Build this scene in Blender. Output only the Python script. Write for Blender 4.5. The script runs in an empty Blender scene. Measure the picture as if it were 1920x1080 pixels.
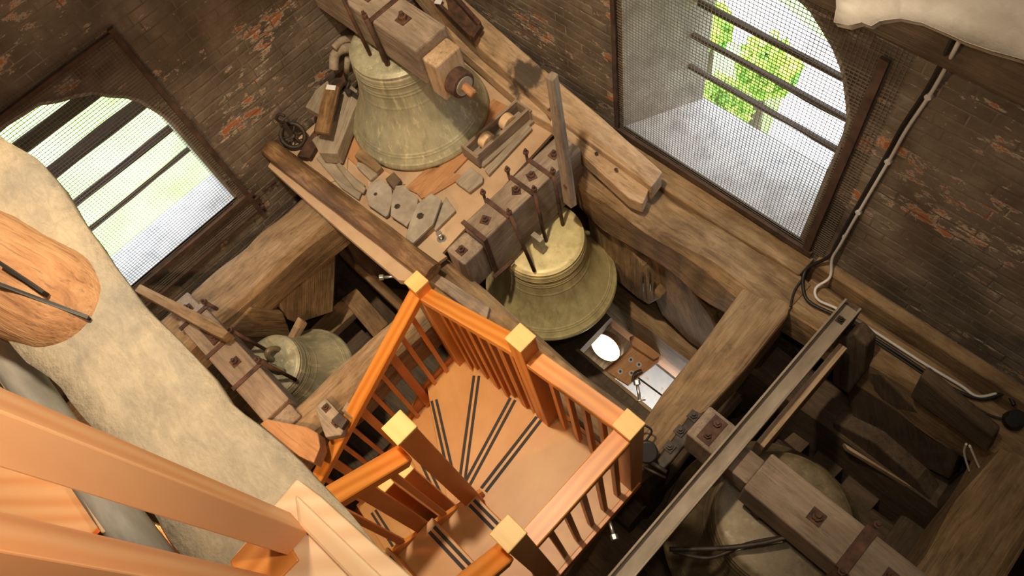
import bpy, bmesh, math, random
from mathutils import Vector, Matrix, noise
from mathutils.geometry import tessellate_polygon
rnd = random.Random(7)
scn = bpy.context.scene
COL = scn.collection
# ------------------------------------------------------------------ camera
F = 1400.0
CAM = Vector((0, 0, 4.11))
RW = ((0.70744352, 0.57878997, -0.40561785),
      (0.69165612, -0.68500312, 0.22887234),
      (-0.14538048, -0.44246232, -0.88492464))      # rows: world axes seen from the camera (right, down, forward)
cd = bpy.data.cameras.new('camera'); cam = bpy.data.objects.new('camera', cd); COL.objects.link(cam)
cd.sensor_width = 36; cd.lens = 36 * F / 1920; cd.clip_start = .05; cd.clip_end = 300
cam.matrix_world = Matrix(((RW[0][0], -RW[0][1], -RW[0][2], 0), (RW[1][0], -RW[1][1], -RW[1][2], 0),
                           (RW[2][0], -RW[2][1], -RW[2][2], CAM.z), (0, 0, 0, 1)))
scn.camera = cam
# ------------------------------------------------------------------ sky, sun, lamps, fill lights, exposure
scn.view_settings.view_transform = 'Standard'; scn.view_settings.look = 'None'
scn.view_settings.gamma = 1; scn.view_settings.use_curve_mapping = False
scn.view_settings.exposure = 0.0
w = bpy.data.worlds.new('world'); scn.world = w; w.use_nodes = True
bg = w.node_tree.nodes['Background']; bg.inputs[0].default_value = (.78, .88, 1, 1); bg.inputs[1].default_value = 5.0
def light(name, kind, loc, energy, color, size=.1, target=None, cone=None, blend=.3):
    d = bpy.data.lights.new(name, kind); o = bpy.data.objects.new(name, d); COL.objects.link(o)
    d.energy = energy; d.color = color; o.location = loc
    if kind == 'AREA': d.size = size
    elif kind != 'SUN': d.shadow_soft_size = size
    else: d.angle = size
    if kind == 'SPOT': d.spot_size = cone; d.spot_blend = blend
    if target is not None: o.rotation_euler = (Vector(target) - Vector(loc)).to_track_quat('-Z', 'Y').to_euler()
    return o
light('sun_light', 'SUN', (6, -8, 20), 6.0, (1, .97, .9), .01, (-1, 3, 0))
light('tower_lamp', 'SPOT', (-1.7, .35, 6.2), 1280, (1, .80, .56), .12, (-2.6, 1.0, 0), math.radians(70), 1.0)
light('post_fill', 'POINT', (-.12, .32, 3.85), 62, (1, .84, .66), .05)  # fill light added near the camera to brighten the guard posts
light('wall_lamp', 'POINT', (-2.95, 1.0, 3.5), 22, (1, .78, .50), .05)
light('stair_lamp', 'POINT', (-1.65, -1.05, 1.75), 95, (1, .66, .34), .05)
light('ambient_fill', 'AREA', (-1, .5, 7.4), 34, (1, .85, .68), 3.0, (-1, .6, 0))  # broad weak fill added for ambient light, no real fitting
# ------------------------------------------------------------------ placing helpers
def ray(x, y):
    q = ((x - 960) / F, (y - 540) / F, 1)
    return Vector([sum(RW[i][k] * q[k] for k in range(3)) for i in range(3)])
def P(x, y, z):
    r = ray(x, y); return CAM + r * ((z - CAM.z) / r.z)
def PC(x, y, z, ymax=2.405):
    v = P(x, y, z)
    v = v if v.y < ymax else PY(x, y, ymax)
    return v if v.x > XW + .03 else PX(x, y, XW + .03)
def PX(x, y, X):
    r = ray(x, y); return CAM + r * (X / r.x)
def PY(x, y, Y):
    r = ray(x, y); return CAM + r * (Y / r.y)
WM = {}
def frame(o, xd, up=(0, 0, 1)):
    x = Vector(xd).normalized(); u = Vector(up)
    if abs(x.dot(u)) > .98: u = Vector((0, 1, 0)) if abs(x.y) < .9 else Vector((1, 0, 0))
    y = u.cross(x).normalized(); z = x.cross(y)
    m = Matrix((x, y, z)).transposed().to_4x4(); m.translation = Vector(o); return m
def link(name, data, M, parent=None):
    o = bpy.data.objects.new(name, data); COL.objects.link(o)
    if parent is not None:
        o.parent = parent; o.matrix_basis = WM[parent.name].inverted() @ M
    else: o.matrix_basis = M
    WM[o.name] = M.copy(); return o
def tag(o, label=None, cat=None, group=None, kind=None):
    if label: o['label'] = label
    if cat: o['category'] = cat
    if group: o['group'] = group
    if kind: o['kind'] = kind
    return o
def thing(name, label, cat, loc=(0, 0, 0), group=None):
    return tag(link(name, None, Matrix.Translation(Vector(loc))), label, cat, group)
def mesh(name, verts, faces, mat, smooth=False):
    me = bpy.data.meshes.new(name); me.from_pydata([tuple(v) for v in verts], [], faces); me.update()
    bm = bmesh.new(); bm.from_mesh(me); bmesh.ops.recalc_face_normals(bm, faces=bm.faces); bm.to_mesh(me); bm.free()
    if smooth:
        for p in me.polygons: p.use_smooth = True
    if mat: me.materials.append(mat)
    return me
def bevel(o, w, seg=2):
    m = o.modifiers.new('bevel', 'BEVEL'); m.width = w; m.segments = seg; m.limit_method = 'ANGLE'; m.angle_limit = .6
    return o
def world_obj(name, vw, faces, M, mat, parent=None, bev=0, smooth=False):
    Mi = M.inverted(); o = link(name, mesh(name, [Mi @ Vector(v) for v in vw], faces, mat, smooth), M, parent)
    if bev: bevel(o, bev)
    return o
def prism(name, top, ext, mat, parent=None, bev=.006, xd=None, sub=0):
    """closed outline top (world points) swept by the vector ext"""
    n = len(top); top = [Vector(v) for v in top]; ext = Vector(ext)
    if sub:                                   # finely split outline, roughened
        t2 = []
        for i in range(n):
            a, b = top[i], top[(i + 1) % n]; k = max(1, int((b - a).length / sub))
            for j in range(k):
                q = a.lerp(b, j / k)
                t2.append(q + (Vector((noise.noise(q * 9), noise.noise(q * 9 + Vector((5, 1, 2))), 0)) * sub * .22 if j else Vector()))
        top = t2; n = len(top)
    c = sum(top, Vector()) / n
    if xd is None: xd = max((top[(i + 1) % n] - top[i] for i in range(n)), key=lambda v: v.length)
    M = frame(c, xd)
    vs = top + [v + ext for v in top]
    fs = [list(range(n)), list(range(2 * n - 1, n - 1, -1))] + [[i, (i + 1) % n, n + (i + 1) % n, n + i] for i in range(n)]
    return world_obj(name, vs, fs, M, mat, parent, bev)
def pz(name, px, z, th, mat, parent=None, bev=.006, sub=0):
    zs = z if isinstance(z, (list, tuple)) else [z] * len(px)
    return prism(name, [P(x, y, q) for (x, y), q in zip(px, zs)], (0, 0, -th), mat, parent, bev, sub=sub)
def pX(name, px, X, th, mat, parent=None, bev=.006): return prism(name, [PX(x, y, X) for x, y in px], (-th, 0, 0), mat, parent, bev)
def pY(name, px, Y, th, mat, parent=None, bev=.006): return prism(name, [PY(x, y, Y) for x, y in px], (0, th, 0), mat, parent, bev)
def box(name, lo, hi, mat, parent=None, bev=.004, xd=None):
    (a, b, c), (d, e, f) = lo, hi
    if xd is None:
        L = (d - a, e - b, f - c); k = L.index(max(L)); xd = [(1, 0, 0), (0, 1, 0), (0, 0, 1)][k]
    vs = [(x, y, z) for x in (a, d) for y in (b, e) for z in (c, f)]
    fs = [[0, 1, 3, 2], [4, 6, 7, 5], [0, 4, 5, 1], [2, 3, 7, 6], [0, 2, 6, 4], [1, 5, 7, 3]]
    return world_obj(name, vs, fs, frame(((a + d) / 2, (b + e) / 2, (c + f) / 2), xd), mat, parent, bev)
def timber(name, p0, p1, w, h, mat, parent=None, rough=.012, up=(0, 0, 1), taper=1, ch=.12, centre=False, bow=0, step=.09):
    """hewn beam; p0, p1 run along the middle of its top face (or its axis)"""
    p0, p1 = Vector(p0), Vector(p1); M = frame(p0, p1 - p0, up); L = (p1 - p0).length; n = max(3, int(L / step))
    sd = Vector((rnd.uniform(0, 50), rnd.uniform(0, 50), 0)); vs = []; fs = []
    c = ch * min(w, h)
    prof = [(-w/2, -h + c), (-w/2, -c), (-w/2 + c, 0), (w/2 - c, 0), (w/2, -c), (w/2, -h + c), (w/2 - c, -h), (-w/2 + c, -h)]
    for i in range(n + 1):
        t = i / n; s = 1 + (taper - 1) * t
        for k, (y, z) in enumerate(prof):
            q = Vector((t * L * 2.6, k * .55, 0)) + sd
            jy = noise.noise(q) * rough; jz = noise.noise(q + Vector((9, 9, 4))) * rough * .8
            vs.append((t * L, y * s + jy + bow * math.sin(math.pi * t), (z + (h / 2 if centre else 0)) * s + jz))
    for i in range(n):
        for k in range(8): a = i * 8 + k; b = i * 8 + (k + 1) % 8; fs.append([a, b, b + 8, a + 8])
    fs += [list(range(8)), list(range(n * 8 + 7, n * 8 - 1, -1))]
    return link(name, mesh(name, vs, fs, mat), M, parent)
def tube(name, pts, r, mat, parent=None, n=10, cap=True):
    pts = [Vector(p) for p in pts]; M = Matrix.Translation(pts[0]); vs = []; fs = []; m = len(pts); prev = None
    for i, p in enumerate(pts):
        d = (pts[min(i + 1, m - 1)] - pts[max(i - 1, 0)]).normalized()
        u = Vector((0, 0, 1)) if prev is None else prev
        if abs(u.dot(d)) > .98: u = Vector((1, 0, 0))
        a = d.cross(u).normalized(); b = a.cross(d); prev = b
        rr = r[i] if isinstance(r, (list, tuple)) else r
        for k in range(n):
            t = 2 * math.pi * k / n; vs.append(p + a * math.cos(t) * rr + b * math.sin(t) * rr)
    for i in range(m - 1):
        for k in range(n): a = i * n + k; b = i * n + (k + 1) % n; fs.append([a, b, b + n, a + n])
    if cap: fs += [list(range(n)), list(range(m * n - 1, m * n - n - 1, -1))]
    return world_obj(name, vs, fs, M, mat, parent, smooth=True)
def smooth_path(pts, k=6):
    pts = [Vector(p) for p in pts]; out = []
    for i in range(len(pts) - 1):
        a = pts[max(i - 1, 0)]; b = pts[i]; c = pts[i + 1]; d = pts[min(i + 2, len(pts) - 1)]
        for j in range(k):
            t = j / k; out.append(.5 * ((2*b) + (c - a)*t + (2*a - 5*b + 4*c - d)*t*t + (3*b - a - 3*c + d)*t**3))
    return out + [pts[-1]]
def disc(name, c, ax, r, L, mat, parent=None, n=24, r2=None):
    c = Vector(c); ax = Vector(ax).normalized(); M = frame(c, ax); vs = []; r2 = r if r2 is None else r2
    for x, q in ((0, r), (L, r2)):
        for k in range(n): t = 2*math.pi*k/n; vs.append((x, q*math.cos(t), q*math.sin(t)))
    fs = [[k, (k+1) % n, n+(k+1) % n, n+k] for k in range(n)] + [list(range(n)), list(range(2*n-1, n-1, -1))]
    return bevel(link(name, mesh(name, vs, fs, mat), M, parent), min(L, r) * .12)
# ------------------------------------------------------------------ materials
class N:
    def __init__(s, name, rough=.8, metal=0, coord='Object'):
        s.m = bpy.data.materials.new(name); s.m.use_nodes = True; s.t = s.m.node_tree; s.b = s.t.nodes['Principled BSDF']
        s.b.inputs['Roughness'].default_value = rough; s.b.inputs['Metallic'].default_value = metal
        s.c = s.t.nodes.new('ShaderNodeTexCoord').outputs[coord]
        if coord == 'Object':                   # every object its own piece of the pattern
            oi = s.t.nodes.new('ShaderNodeObjectInfo'); ad = s.t.nodes.new('ShaderNodeVectorMath'); ad.operation = 'ADD'
            ml = s.t.nodes.new('ShaderNodeMath'); ml.operation = 'MULTIPLY'; ml.inputs[1].default_value = 37
            s.l(oi.outputs['Random'], ml.inputs[0]); s.l(s.c, ad.inputs[0]); s.l(ml.outputs[0], ad.inputs[1]); s.c = ad.outputs[0]
    def l(s, a, b): s.t.links.new(a, b)
    def noise(s, scale, sc=(1, 1, 1), detail=6, rough=.6, dist=0):
        mp = s.t.nodes.new('ShaderNodeMapping'); mp.inputs['Scale'].default_value = sc; s.l(s.c, mp.inputs[0])
        n = s.t.nodes.new('ShaderNodeTexNoise'); n.inputs['Scale'].default_value = scale; n.inputs['Detail'].default_value = detail
        n.inputs['Roughness'].default_value = rough; n.inputs['Distortion'].default_value = dist; s.l(mp.outputs[0], n.inputs[0]); return n.outputs[0]
    def ramp(s, f, stops, interp='LINEAR'):
        r = s.t.nodes.new('ShaderNodeValToRGB'); r.color_ramp.interpolation = interp; s.l(f, r.inputs[0]); e = r.color_ramp.elements
        while len(e) < len(stops): e.new(.5)
        for k, (p, c) in enumerate(stops): e[k].position = p; e[k].color = tuple(c) + (1,) if not isinstance(c, (int, float)) else (c, c, c, 1)
        return r.outputs[0]
    def mix(s, f, a, b, mode='MIX'):
        m = s.t.nodes.new('ShaderNodeMix'); m.data_type = 'RGBA'; m.blend_type = mode
        for v, i in ((f, 0), (a, 6), (b, 7)):
            if isinstance(v, (int, float)): m.inputs[i].default_value = v
            elif isinstance(v, tuple): m.inputs[i].default_value = v + (1,)
            else: s.l(v, m.inputs[i])
        return m.outputs[2]
    def math(s, op, a, b):
        m = s.t.nodes.new('ShaderNodeMath'); m.operation = op
        for v, i in ((a, 0), (b, 1)):
            if isinstance(v, (int, float)): m.inputs[i].default_value = v
            else: s.l(v, m.inputs[i])
        return m.outputs[0]
    def col(s, c):
        if isinstance(c, tuple): s.b.inputs['Base Color'].default_value = c + (1,)
        else: s.l(c, s.b.inputs['Base Color'])
        return s
    def bump(s, f, st=.4, d=.01):
        b = s.t.nodes.new('ShaderNodeBump'); b.inputs['Strength'].default_value = st; b.inputs['Distance'].default_value = d
        s.l(f, b.inputs['Height']); s.l(b.outputs[0], s.b.inputs['Normal']); return s
def old_wood(name, dark, mid, pale, rough=.82, grain=1.0, bump=.7):
    s = N(name, rough)
    g = s.noise(8, (.4, 3, 3), 8, .68, .7); b = s.noise(3.4, (.6, 1, 1), 7, .68, .5); f = s.noise(30, (.1, 3, 3), 4, .6)
    k = s.ramp(s.mix(.55, g, b), [(.34, dark), (.5, mid), (.66, pale)])
    cr = s.ramp(f, [(.33, .35), (.43, 1)]); k = s.mix(.55, k, s.mix(1.0, k, cr, 'MULTIPLY'))
    sp = s.ramp(s.noise(16, (1, 1, 1), 3, .5), [(.64, 0), (.72, 1)]); k = s.mix(s.math('MULTIPLY', sp, .35), k, dark)
    s.col(k); s.bump(s.mix(.5, g, f), bump, .015); return s.m
M_BEAM = old_wood('frame_oak', (.075, .042, .018), (.235, .148, .070), (.42, .29, .16))
M_BEAMD = old_wood('dark_and_shade_oak', (.03, .02, .012), (.095, .062, .036), (.17, .115, .068))  # dark timber; on the right-pit pieces the tone also paints in shade
M_BEAML = old_wood('pale_oak', (.20, .125, .065), (.42, .285, .165), (.58, .43, .28), bump=.4)
M_HEAD = old_wood('headstock_elm', (.12, .085, .058), (.27, .20, .14), (.42, .33, .24), bump=.45)
M_DUSTY = old_wood('dusty_oak', (.16, .125, .09), (.30, .245, .175), (.43, .36, .27), bump=.5)
M_LOG = old_wood('stained_log', (.05, .024, .010), (.16, .085, .035), (.44, .27, .12), rough=.6)
M_LOG2 = old_wood('hewn_log', (.22, .09, .035), (.46, .23, .10), (.62, .38, .18))
M_PLAT = (lambda s: s.col(s.mix(s.ramp(s.noise(3, (1, 1, 1), 4), [(.35, 0), (.65, 1)]), (.42, .27, .155), (.54, .38, .235))).bump(s.noise(60), .1, .003).m)(N('dusty_plywood', .8))
M_ORNG = old_wood('reddish_plank', (.26, .115, .045), (.42, .21, .09), (.52, .30, .14), bump=.2)
def stained(src, name, centre, r):
    m = src.copy(); m.name = name; t = m.node_tree; b = t.nodes['Principled BSDF']; old = b.inputs['Base Color'].links[0].from_socket
    g = t.nodes.new('ShaderNodeNewGeometry'); n = t.nodes.new('ShaderNodeTexNoise'); n.inputs['Scale'].default_value = 16; n.inputs['Detail'].default_value = 6
    d = t.nodes.new('ShaderNodeVectorMath'); d.operation = 'DISTANCE'; d.inputs[1].default_value = centre
    a = t.nodes.new('ShaderNodeMath'); a.operation = 'MULTIPLY_ADD'; a.inputs[1].default_value = r * 1.5; r_ = t.nodes.new('ShaderNodeValToRGB')
    t.links.new(g.outputs['Position'], d.inputs[0]); t.links.new(g.outputs['Position'], n.inputs[0]); t.links.new(n.outputs[0], a.inputs[0]); t.links.new(d.outputs['Value'], a.inputs[2])
    e = r_.color_ramp.elements; e[0].position = r * 1.55; e[0].color = (.9, .9, .9, 1); e[1].position = r * 1.95; e[1].color = (0, 0, 0, 1); t.links.new(a.outputs[0], r_.inputs[0])
    x = t.nodes.new('ShaderNodeMix'); x.data_type = 'RGBA'; x.inputs[7].default_value = (.045, .036, .028, 1)
    t.links.new(r_.outputs[0], x.inputs[0]); t.links.new(old, x.inputs[6]); t.links.new(x.outputs[2], b.inputs['Base Color']); return m
def pine(name, a, b, c, rough=.38, gr=1.0):
    s = N(name, rough)
    w_ = s.t.nodes.new('ShaderNodeTexWave'); w_.wave_type = 'BANDS'; w_.bands_direction = 'Y'; w_.inputs['Scale'].default_value = 6.5 * gr
    w_.inputs['Distortion'].default_value = 7; w_.inputs['Detail'].default_value = 3; w_.inputs['Detail Scale'].default_value = .7
    mp = s.t.nodes.new('ShaderNodeMapping'); mp.inputs['Scale'].default_value = (.16, 1, 1); s.l(s.c, mp.inputs[0]); s.l(mp.outputs[0], w_.inputs[0])
    k = s.ramp(s.mix(.35, w_.outputs[0], s.noise(4, (.3, 2, 2), 3)), [(.2, a), (.5, b), (.85, c)]); s.col(k); s.bump(w_.outputs[0], .04, .003); return s.m
M_PINE = pine('varnished_pine', (.54, .18, .026), (.61, .22, .035), (.69, .27, .055))
M_PINED = pine('baluster_pine', (.48, .14, .02), (.58, .185, .03), (.66, .24, .05))
M_TREAD = (lambda s: s.col(s.mix(s.ramp(s.noise(2.4, (1, 1.6, 1), 4), [(.35, 0), (.65, 1)]), (.46, .215, .052), (.54, .275, .08))).bump(s.noise(40), .05, .002).m)(N('birch_tread', .42))
M_NPINE = pine('near_pine', (.80, .36, .15), (.85, .42, .19), (.88, .48, .23), gr=.8)
M_PALEP = pine('pale_pine', (.66, .43, .24), (.70, .48, .28), (.75, .54, .33), rough=.55, gr=.9)
M_CAP = (lambda s: s.col(s.ramp(s.noise(6, (.3, 3, 3)), [(.35, (.66, .42, .13)), (.65, (.76, .52, .19))])).m)(N('lit_end_grain', .45))  # pale end grain, brightened in colour for light falling on the post tops
M_STRIP = N('black_rubber', .7).col((.018, .016, .013)).m
def _plaster():
    s = N('cream_plaster', .85)
    a = s.noise(2.2, (1, 1.5, 1), 7, .62, .3); b = s.noise(9, (1, 1, 1), 8, .7)
    k = s.ramp(a, [(.38, (.30, .265, .21)), (.5, (.43, .355, .25)), (.62, (.53, .43, .285))])
    k = s.mix(.35, k, s.ramp(b, [(.35, (.28, .25, .20)), (.6, (.53, .44, .31))]))
    sc = s.ramp(s.noise(11, (1, 3.2, 1), 9, .78, .8), [(.42, .84), (.58, 1.06)]); k = s.mix(.8, k, s.mix(1.0, k, sc, 'MULTIPLY'))
    s.col(k); s.bump(s.mix(.5, b, s.noise(34, detail=8)), .8, .016); return s.m
M_PLASTER = _plaster()
M_PLASTER2 = (lambda s: s.col(s.ramp(s.noise(5, detail=7), [(.35, (.60, .52, .42)), (.6, (.80, .73, .62))])).bump(s.noise(14, detail=8), .4, .01).m)(N('pale_overhang_plaster', .85))
def _wall():
    s = N('sooty_limewash', .78, coord='Object')
    base = s.ramp(s.noise(3.2, (1, 1, 1), 7, .62), [(.33, (.080, .059, .040)), (.52, (.155, .120, .086)), (.72, (.26, .215, .16))])
    pa = s.noise(1.5, (1, 1, 2.0), 9, .72, .3); pb = s.noise(7.5, (1, 1, 2.2), 8, .7, .2)
    both = s.math('ADD', s.math('MULTIPLY', pa, .62), s.math('MULTIPLY', pb, .5))
    flake = s.ramp(both, [(.625, 0), (.64, 1)]); brick = s.ramp(both, [(.655, 0), (.665, 1)])
    spk = s.ramp(s.noise(42, (1, 1, 1.4), 3, .6), [(.69, 0), (.71, 1)])
    k = s.mix(s.math('MULTIPLY', spk, .6), base, (.50, .44, .36)); k = s.mix(flake, k, (.42, .36, .28)); k = s.mix(brick, k, (.36, .125, .045))
    s.col(k); s.bump(s.math('ADD', s.noise(14, (1, 1, 1.6), 8, .7), s.math('MULTIPLY', flake, -.35)), .6, .015); return s.m
M_WALL = _wall()
def _reveal():
    s = N('window_reveal_limewash', .8)
    k = s.ramp(s.noise(5, (1, 1, 1), 7, .65), [(.3, (.20, .17, .13)), (.55, (.38, .34, .28)), (.75, (.55, .51, .44))]); s.col(k); s.bump(s.noise(14, detail=8), .6, .02); return s.m
M_REVEAL = _reveal()
M_SILL = (lambda s: s.col(s.ramp(s.noise(7, detail=8), [(.3, (.36, .36, .35)), (.6, (.62, .62, .61))])).bump(s.noise(20), .3, .01).m)(N('pale_sill_stone', .8))
def _bronze(name, a, b, c, st=.6):
    s = N(name, .5, .2)
    streak = s.noise(5, (3, 3, .45), 7, .7, .2); dust = s.noise(2.2, (1, 1, 1), 5, .6); fine = s.noise(16, (1.6, 1.6, .28), 6, .72)
    k = s.ramp(s.mix(.5, streak, dust), [(.34, a), (.5, b), (.68, c)]); k = s.mix(s.math('MULTIPLY', s.ramp(fine, [(.54, 0), (.66, 1)]), st), k, (.75, .68, .42))  # pale metal streaks, partly painting in streaked highlights
    s.col(k); s.l(s.ramp(streak, [(.35, .36), (.65, .62)]), s.b.inputs['Roughness']); s.bump(fine, .12, .004); return s.m
M_BRONZE = _bronze('patinated_bronze', (.21, .20, .135), (.36, .34, .225), (.54, .50, .33))
M_BRONZE2 = _bronze('golden_bronze', (.36, .30, .14), (.62, .53, .26), (.78, .68, .37))
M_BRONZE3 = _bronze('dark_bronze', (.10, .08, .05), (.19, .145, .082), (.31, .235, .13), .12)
M_RUST = (lambda s: s.col(s.ramp(s.noise(14, detail=7), [(.3, (.035, .020, .014)), (.55, (.105, .052, .032)), (.75, (.19, .09, .05))])).bump(s.noise(40), .4, .004).m)(N('rusty_iron', .75, .25))
M_IRON = (lambda s: s.col(s.ramp(s.noise(14, detail=7), [(.3, (.022, .018, .015)), (.6, (.075, .058, .045))])).bump(s.noise(40), .3, .004).m)(N('dark_iron', .6, .5))
M_GREYSTEEL = (lambda s: s.col(s.ramp(s.noise(9, (.4, 1, 1), 7), [(.3, (.20, .155, .11)), (.55, (.33, .27, .20)), (.72, (.40, .34, .27))])).bump(s.noise(30), .15, .003).m)(N('dusty_steel', .6, .3))
M_PLATE = (lambda s: s.col(s.ramp(s.noise(7, detail=7), [(.3, (.25, .21, .16)), (.55, (.38, .33, .26)), (.75, (.52, .47, .38))])).bump(s.noise(30), .2, .004).m)(N('dusty_casting', .6, .2))
M_ZINC = N('zinc_bolt', .35, .85).col((.55, .53, .50)).m
M_WIRE = N('netting_wire', .55, .4).col((.20, .165, .13)).m
M_BARS = (lambda s: s.col(s.ramp(s.noise(12, detail=6), [(.3, (.045, .026, .018)), (.7, (.12, .07, .048))])).bump(s.noise(40), .3, .004).m)(N('rusty_frame_bar', .7, .2))
M_SLAT = (lambda s: s.col(s.ramp(s.noise(8, (.3, 3, 3), 6), [(.3, (.025, .017, .012)), (.7, (.085, .06, .045))])).bump(s.noise(20), .3, .006).m)(N('louvre_oak', .75))
M_CWHITE = N('white_cable', .45).col((.62, .60, .57)).m
M_BLACK = N('black_plastic', .5).col((.012, .011, .010)).m
M_FLOOR = old_wood('dark_floorboards', (.05, .037, .022), (.11, .08, .05), (.18, .13, .085))
M_GREY = (lambda s: s.col(s.ramp(s.noise(5, (.4, 2, 2), 6), [(.3, (.17, .16, .14)), (.55, (.33, .31, .27)), (.75, (.48, .44, .36))])).bump(s.noise(20), .3, .005).m)(N('grey_painted_pole', .6))
M_TAG = N('white_tag', .6).col((.8, .8, .78)).m
M_GRASS = (lambda s: s.col(s.ramp(s.noise(.25, detail=8), [(.35, (.26, .48, .10)), (.55, (.42, .62, .20)), (.7, (.56, .72, .34))])).m)(N('sunlit_grass', .9))
M_PAVE = (lambda s: s.col(s.ramp(s.noise(.6, detail=6), [(.3, (.72, .66, .66)), (.7, (.86, .80, .80))])).m)(N('pale_paving', .9))
M_LEAF = (lambda s: s.col(s.ramp(s.noise(1.2, detail=6), [(.35, (.12, .34, .05)), (.5, (.38, .60, .08)), (.68, (.72, .82, .22))])).m)(N('tree_leaves', .8))
M_WHITEW = (lambda s: s.col(s.ramp(s.noise(9, (.3, 4, 4), 7), [(.35, (.45, .38, .27)), (.6, (.74, .66, .52))])).bump(s.noise(12, (.3, 4, 4)), .3, .01).m)(N('limewashed_boards', .7))
M_LOWER = (lambda s: s.col(s.ramp(s.noise(6, detail=7), [(.45, (.72, .72, .72)), (.58, (.80, .78, .76)), (.66, (.72, .42, .28))])).m)(N('papered_lower_floor', .7))
def emit(name, c, st):
    s = N(name); s.b.inputs['Emission Color'].default_value = c + (1,); s.b.inputs['Emission Strength'].default_value = st; s.col(c); return s.m
M_BULB = emit('lamp_diffuser', (1, .86, .55), 3.0)
# ------------------------------------------------------------------ the room
XW, YW, XE, YS, ZF, ZC = -3.97, 2.42, 3.6, -3.4, -2.2, 8.0
def arch(c, zs, r, z0, n=22, wob=0):
    pts = [(c + r, z0)]
    for i in range(n + 1):
        t = math.pi * i / n; q = r * (1 + wob * noise.noise(Vector((t * 5, c * 3, 1)))); pts.append((c + q * math.cos(t), zs + q * math.sin(t) * 1.0))
    return pts + [(c - r, z0)]
def wall_with_hole(name, axis, plane, outw, u0, u1, z0, z1, hole, hole_out, brick_side):
    """axis 'x': wall in the plane x=plane, u = y; outw = outward step. hole and hole_out are (u, z) loops"""
    def W(u, z, d): return (plane + outw * d, u, z) if axis == 'x' else (u, plane + outw * d, z)
    T = .5; vs = []; fs = []
    outer = [(u0, z0), (u1, z0), (u1, z1), (u0, z1)]
    for loop, d in ((hole, 0), (hole_out, T)):
        base = len(vs); allp = outer + list(loop); vs += [W(u, z, d) for u, z in allp]
        tri = tessellate_polygon([[Vector((u, z, 0)) for u, z in outer], [Vector((u, z, 0)) for u, z in loop]])
        fs += [[base + i for i in t] for t in tri]
    n = len(hole); b2 = 4 + n
    for i in range(4): fs.append([i, (i + 1) % 4, b2 + (i + 1) % 4, b2 + i])
    o = world_obj(name, vs, fs, Matrix.Translation(Vector(W((u0 + u1) / 2, 0, 0))), M_WALL); tag(o, kind='structure')
    # reveal of the opening
    vs = [W(u, z, .002) for u, z in hole] + [W(u, z, T - .002) for u, z in hole_out]
    f2 = [[i, i + 1, n + i + 1, n + i] for i in range(n - 1)]
    r = world_obj('reveal', vs, f2, Matrix.Translation(Vector(vs[0])), M_REVEAL, o); sol = r.modifiers.new('s', 'SOLIDIFY'); sol.thickness = .02
    vs = [W(*hole[-1], 0), W(*hole[0], 0), W(*hole_out[0], T), W(*hole_out[-1], T)]
    s = prism('sill', vs, (0, 0, -.06), M_SILL, o, .004)
    return o, W
def brickwork(parent, W, u0, u1, z0, z1, hole):
    """courses of thin limewashed brick standing a few millimetres proud, joints recessed"""
    vs = []; fs = []; bl, bh, j = .235, .072, .007
    def inside(u, z):
        c = False; n = len(hole)
        for i in range(n):
            (a, b), (d, e) = hole[i], hole[(i + 1) % n]
            if (b > z) != (e > z) and u < (d - a) * (z - b) / (e - b) + a: c = not c
        return c
    z = z0; row = 0
    while z < z1:
        u = u0 + (row % 2) * bl / 2 - bl / 2
        while u < u1:
            L = bl * rnd.uniform(.9, 1.05); a, b = max(u, u0) + j / 2, min(u + L, u1) - j / 2
            if b - a > .03 and not any(inside(*q) for q in ((a, z), (b, z), (a, z + bh), (b, z + bh), ((a + b) / 2, z + bh / 2))):
                d = -rnd.uniform(.0008, .0032); k = len(vs); e = .007
                vs += [W(a, z + j/2, 0), W(b, z + j/2, 0), W(b, z + bh - j/2, 0), W(a, z + bh - j/2, 0),
                       W(a + e, z + j/2 + e, d), W(b - e, z + j/2 + e, d), W(b - e, z + bh - j/2 - e, d + rnd.uniform(-.001, .001)), W(a + e, z + bh - j/2 - e, d)]
                fs += [[k+4, k+5, k+6, k+7], [k, k+1, k+5, k+4], [k+1, k+2, k+6, k+5], [k+2, k+3, k+7, k+6], [k+3, k, k+4, k+7]]
            u += L
        z += bh; row += 1
    o = world_obj('brickwork', vs, fs, WM[parent.name].copy(), M_WALL, parent); tag(o, kind='stuff')
L_in = arch(-.35, .75, .66, -.07, wob=.03); L_out = arch(-.33, .60, .66, -.24)
R_in = arch(-1.45, 1.05, .70, .04, wob=.03); R_out = arch(-1.36, .80, .52, .05)
wl, WL = wall_with_hole('wall_left', 'x', XW, -1, YS, YW + .0, -4.85, ZC, L_in, L_out, 1)
brickwork(wl, WL, -2.6, YW, -.6, 3.2, L_in)
wr, WR = wall_with_hole('wall_right', 'y', YW, 1, XW - .5, XE, -4.85, ZC, R_in, R_out, 1)
brickwork(wr, WR, XW, 2.6, -.5, 3.0, R_in)
for nm, lo, hi in (('wall_front', (XW - .5, YS - .3, -4.85), (XE, YS, ZC)), ('wall_back', (XE, YS - .3, -4.85), (XE + .3, YW + .5, ZC)),
                   ('ceiling', (XW - .5, YS - .3, ZC), (XE + .3, YW + .5, ZC + .3))):
    tag(box(nm, lo, hi, M_WALL, bev=0), kind='structure')
tag(box('shade_slab_upper', (XW, YS, 3.0), (-3.08, YW, 3.15), M_BEAMD, bev=0), kind='structure')  # unseen slab added out of view to shade the left wall's upper part
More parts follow.
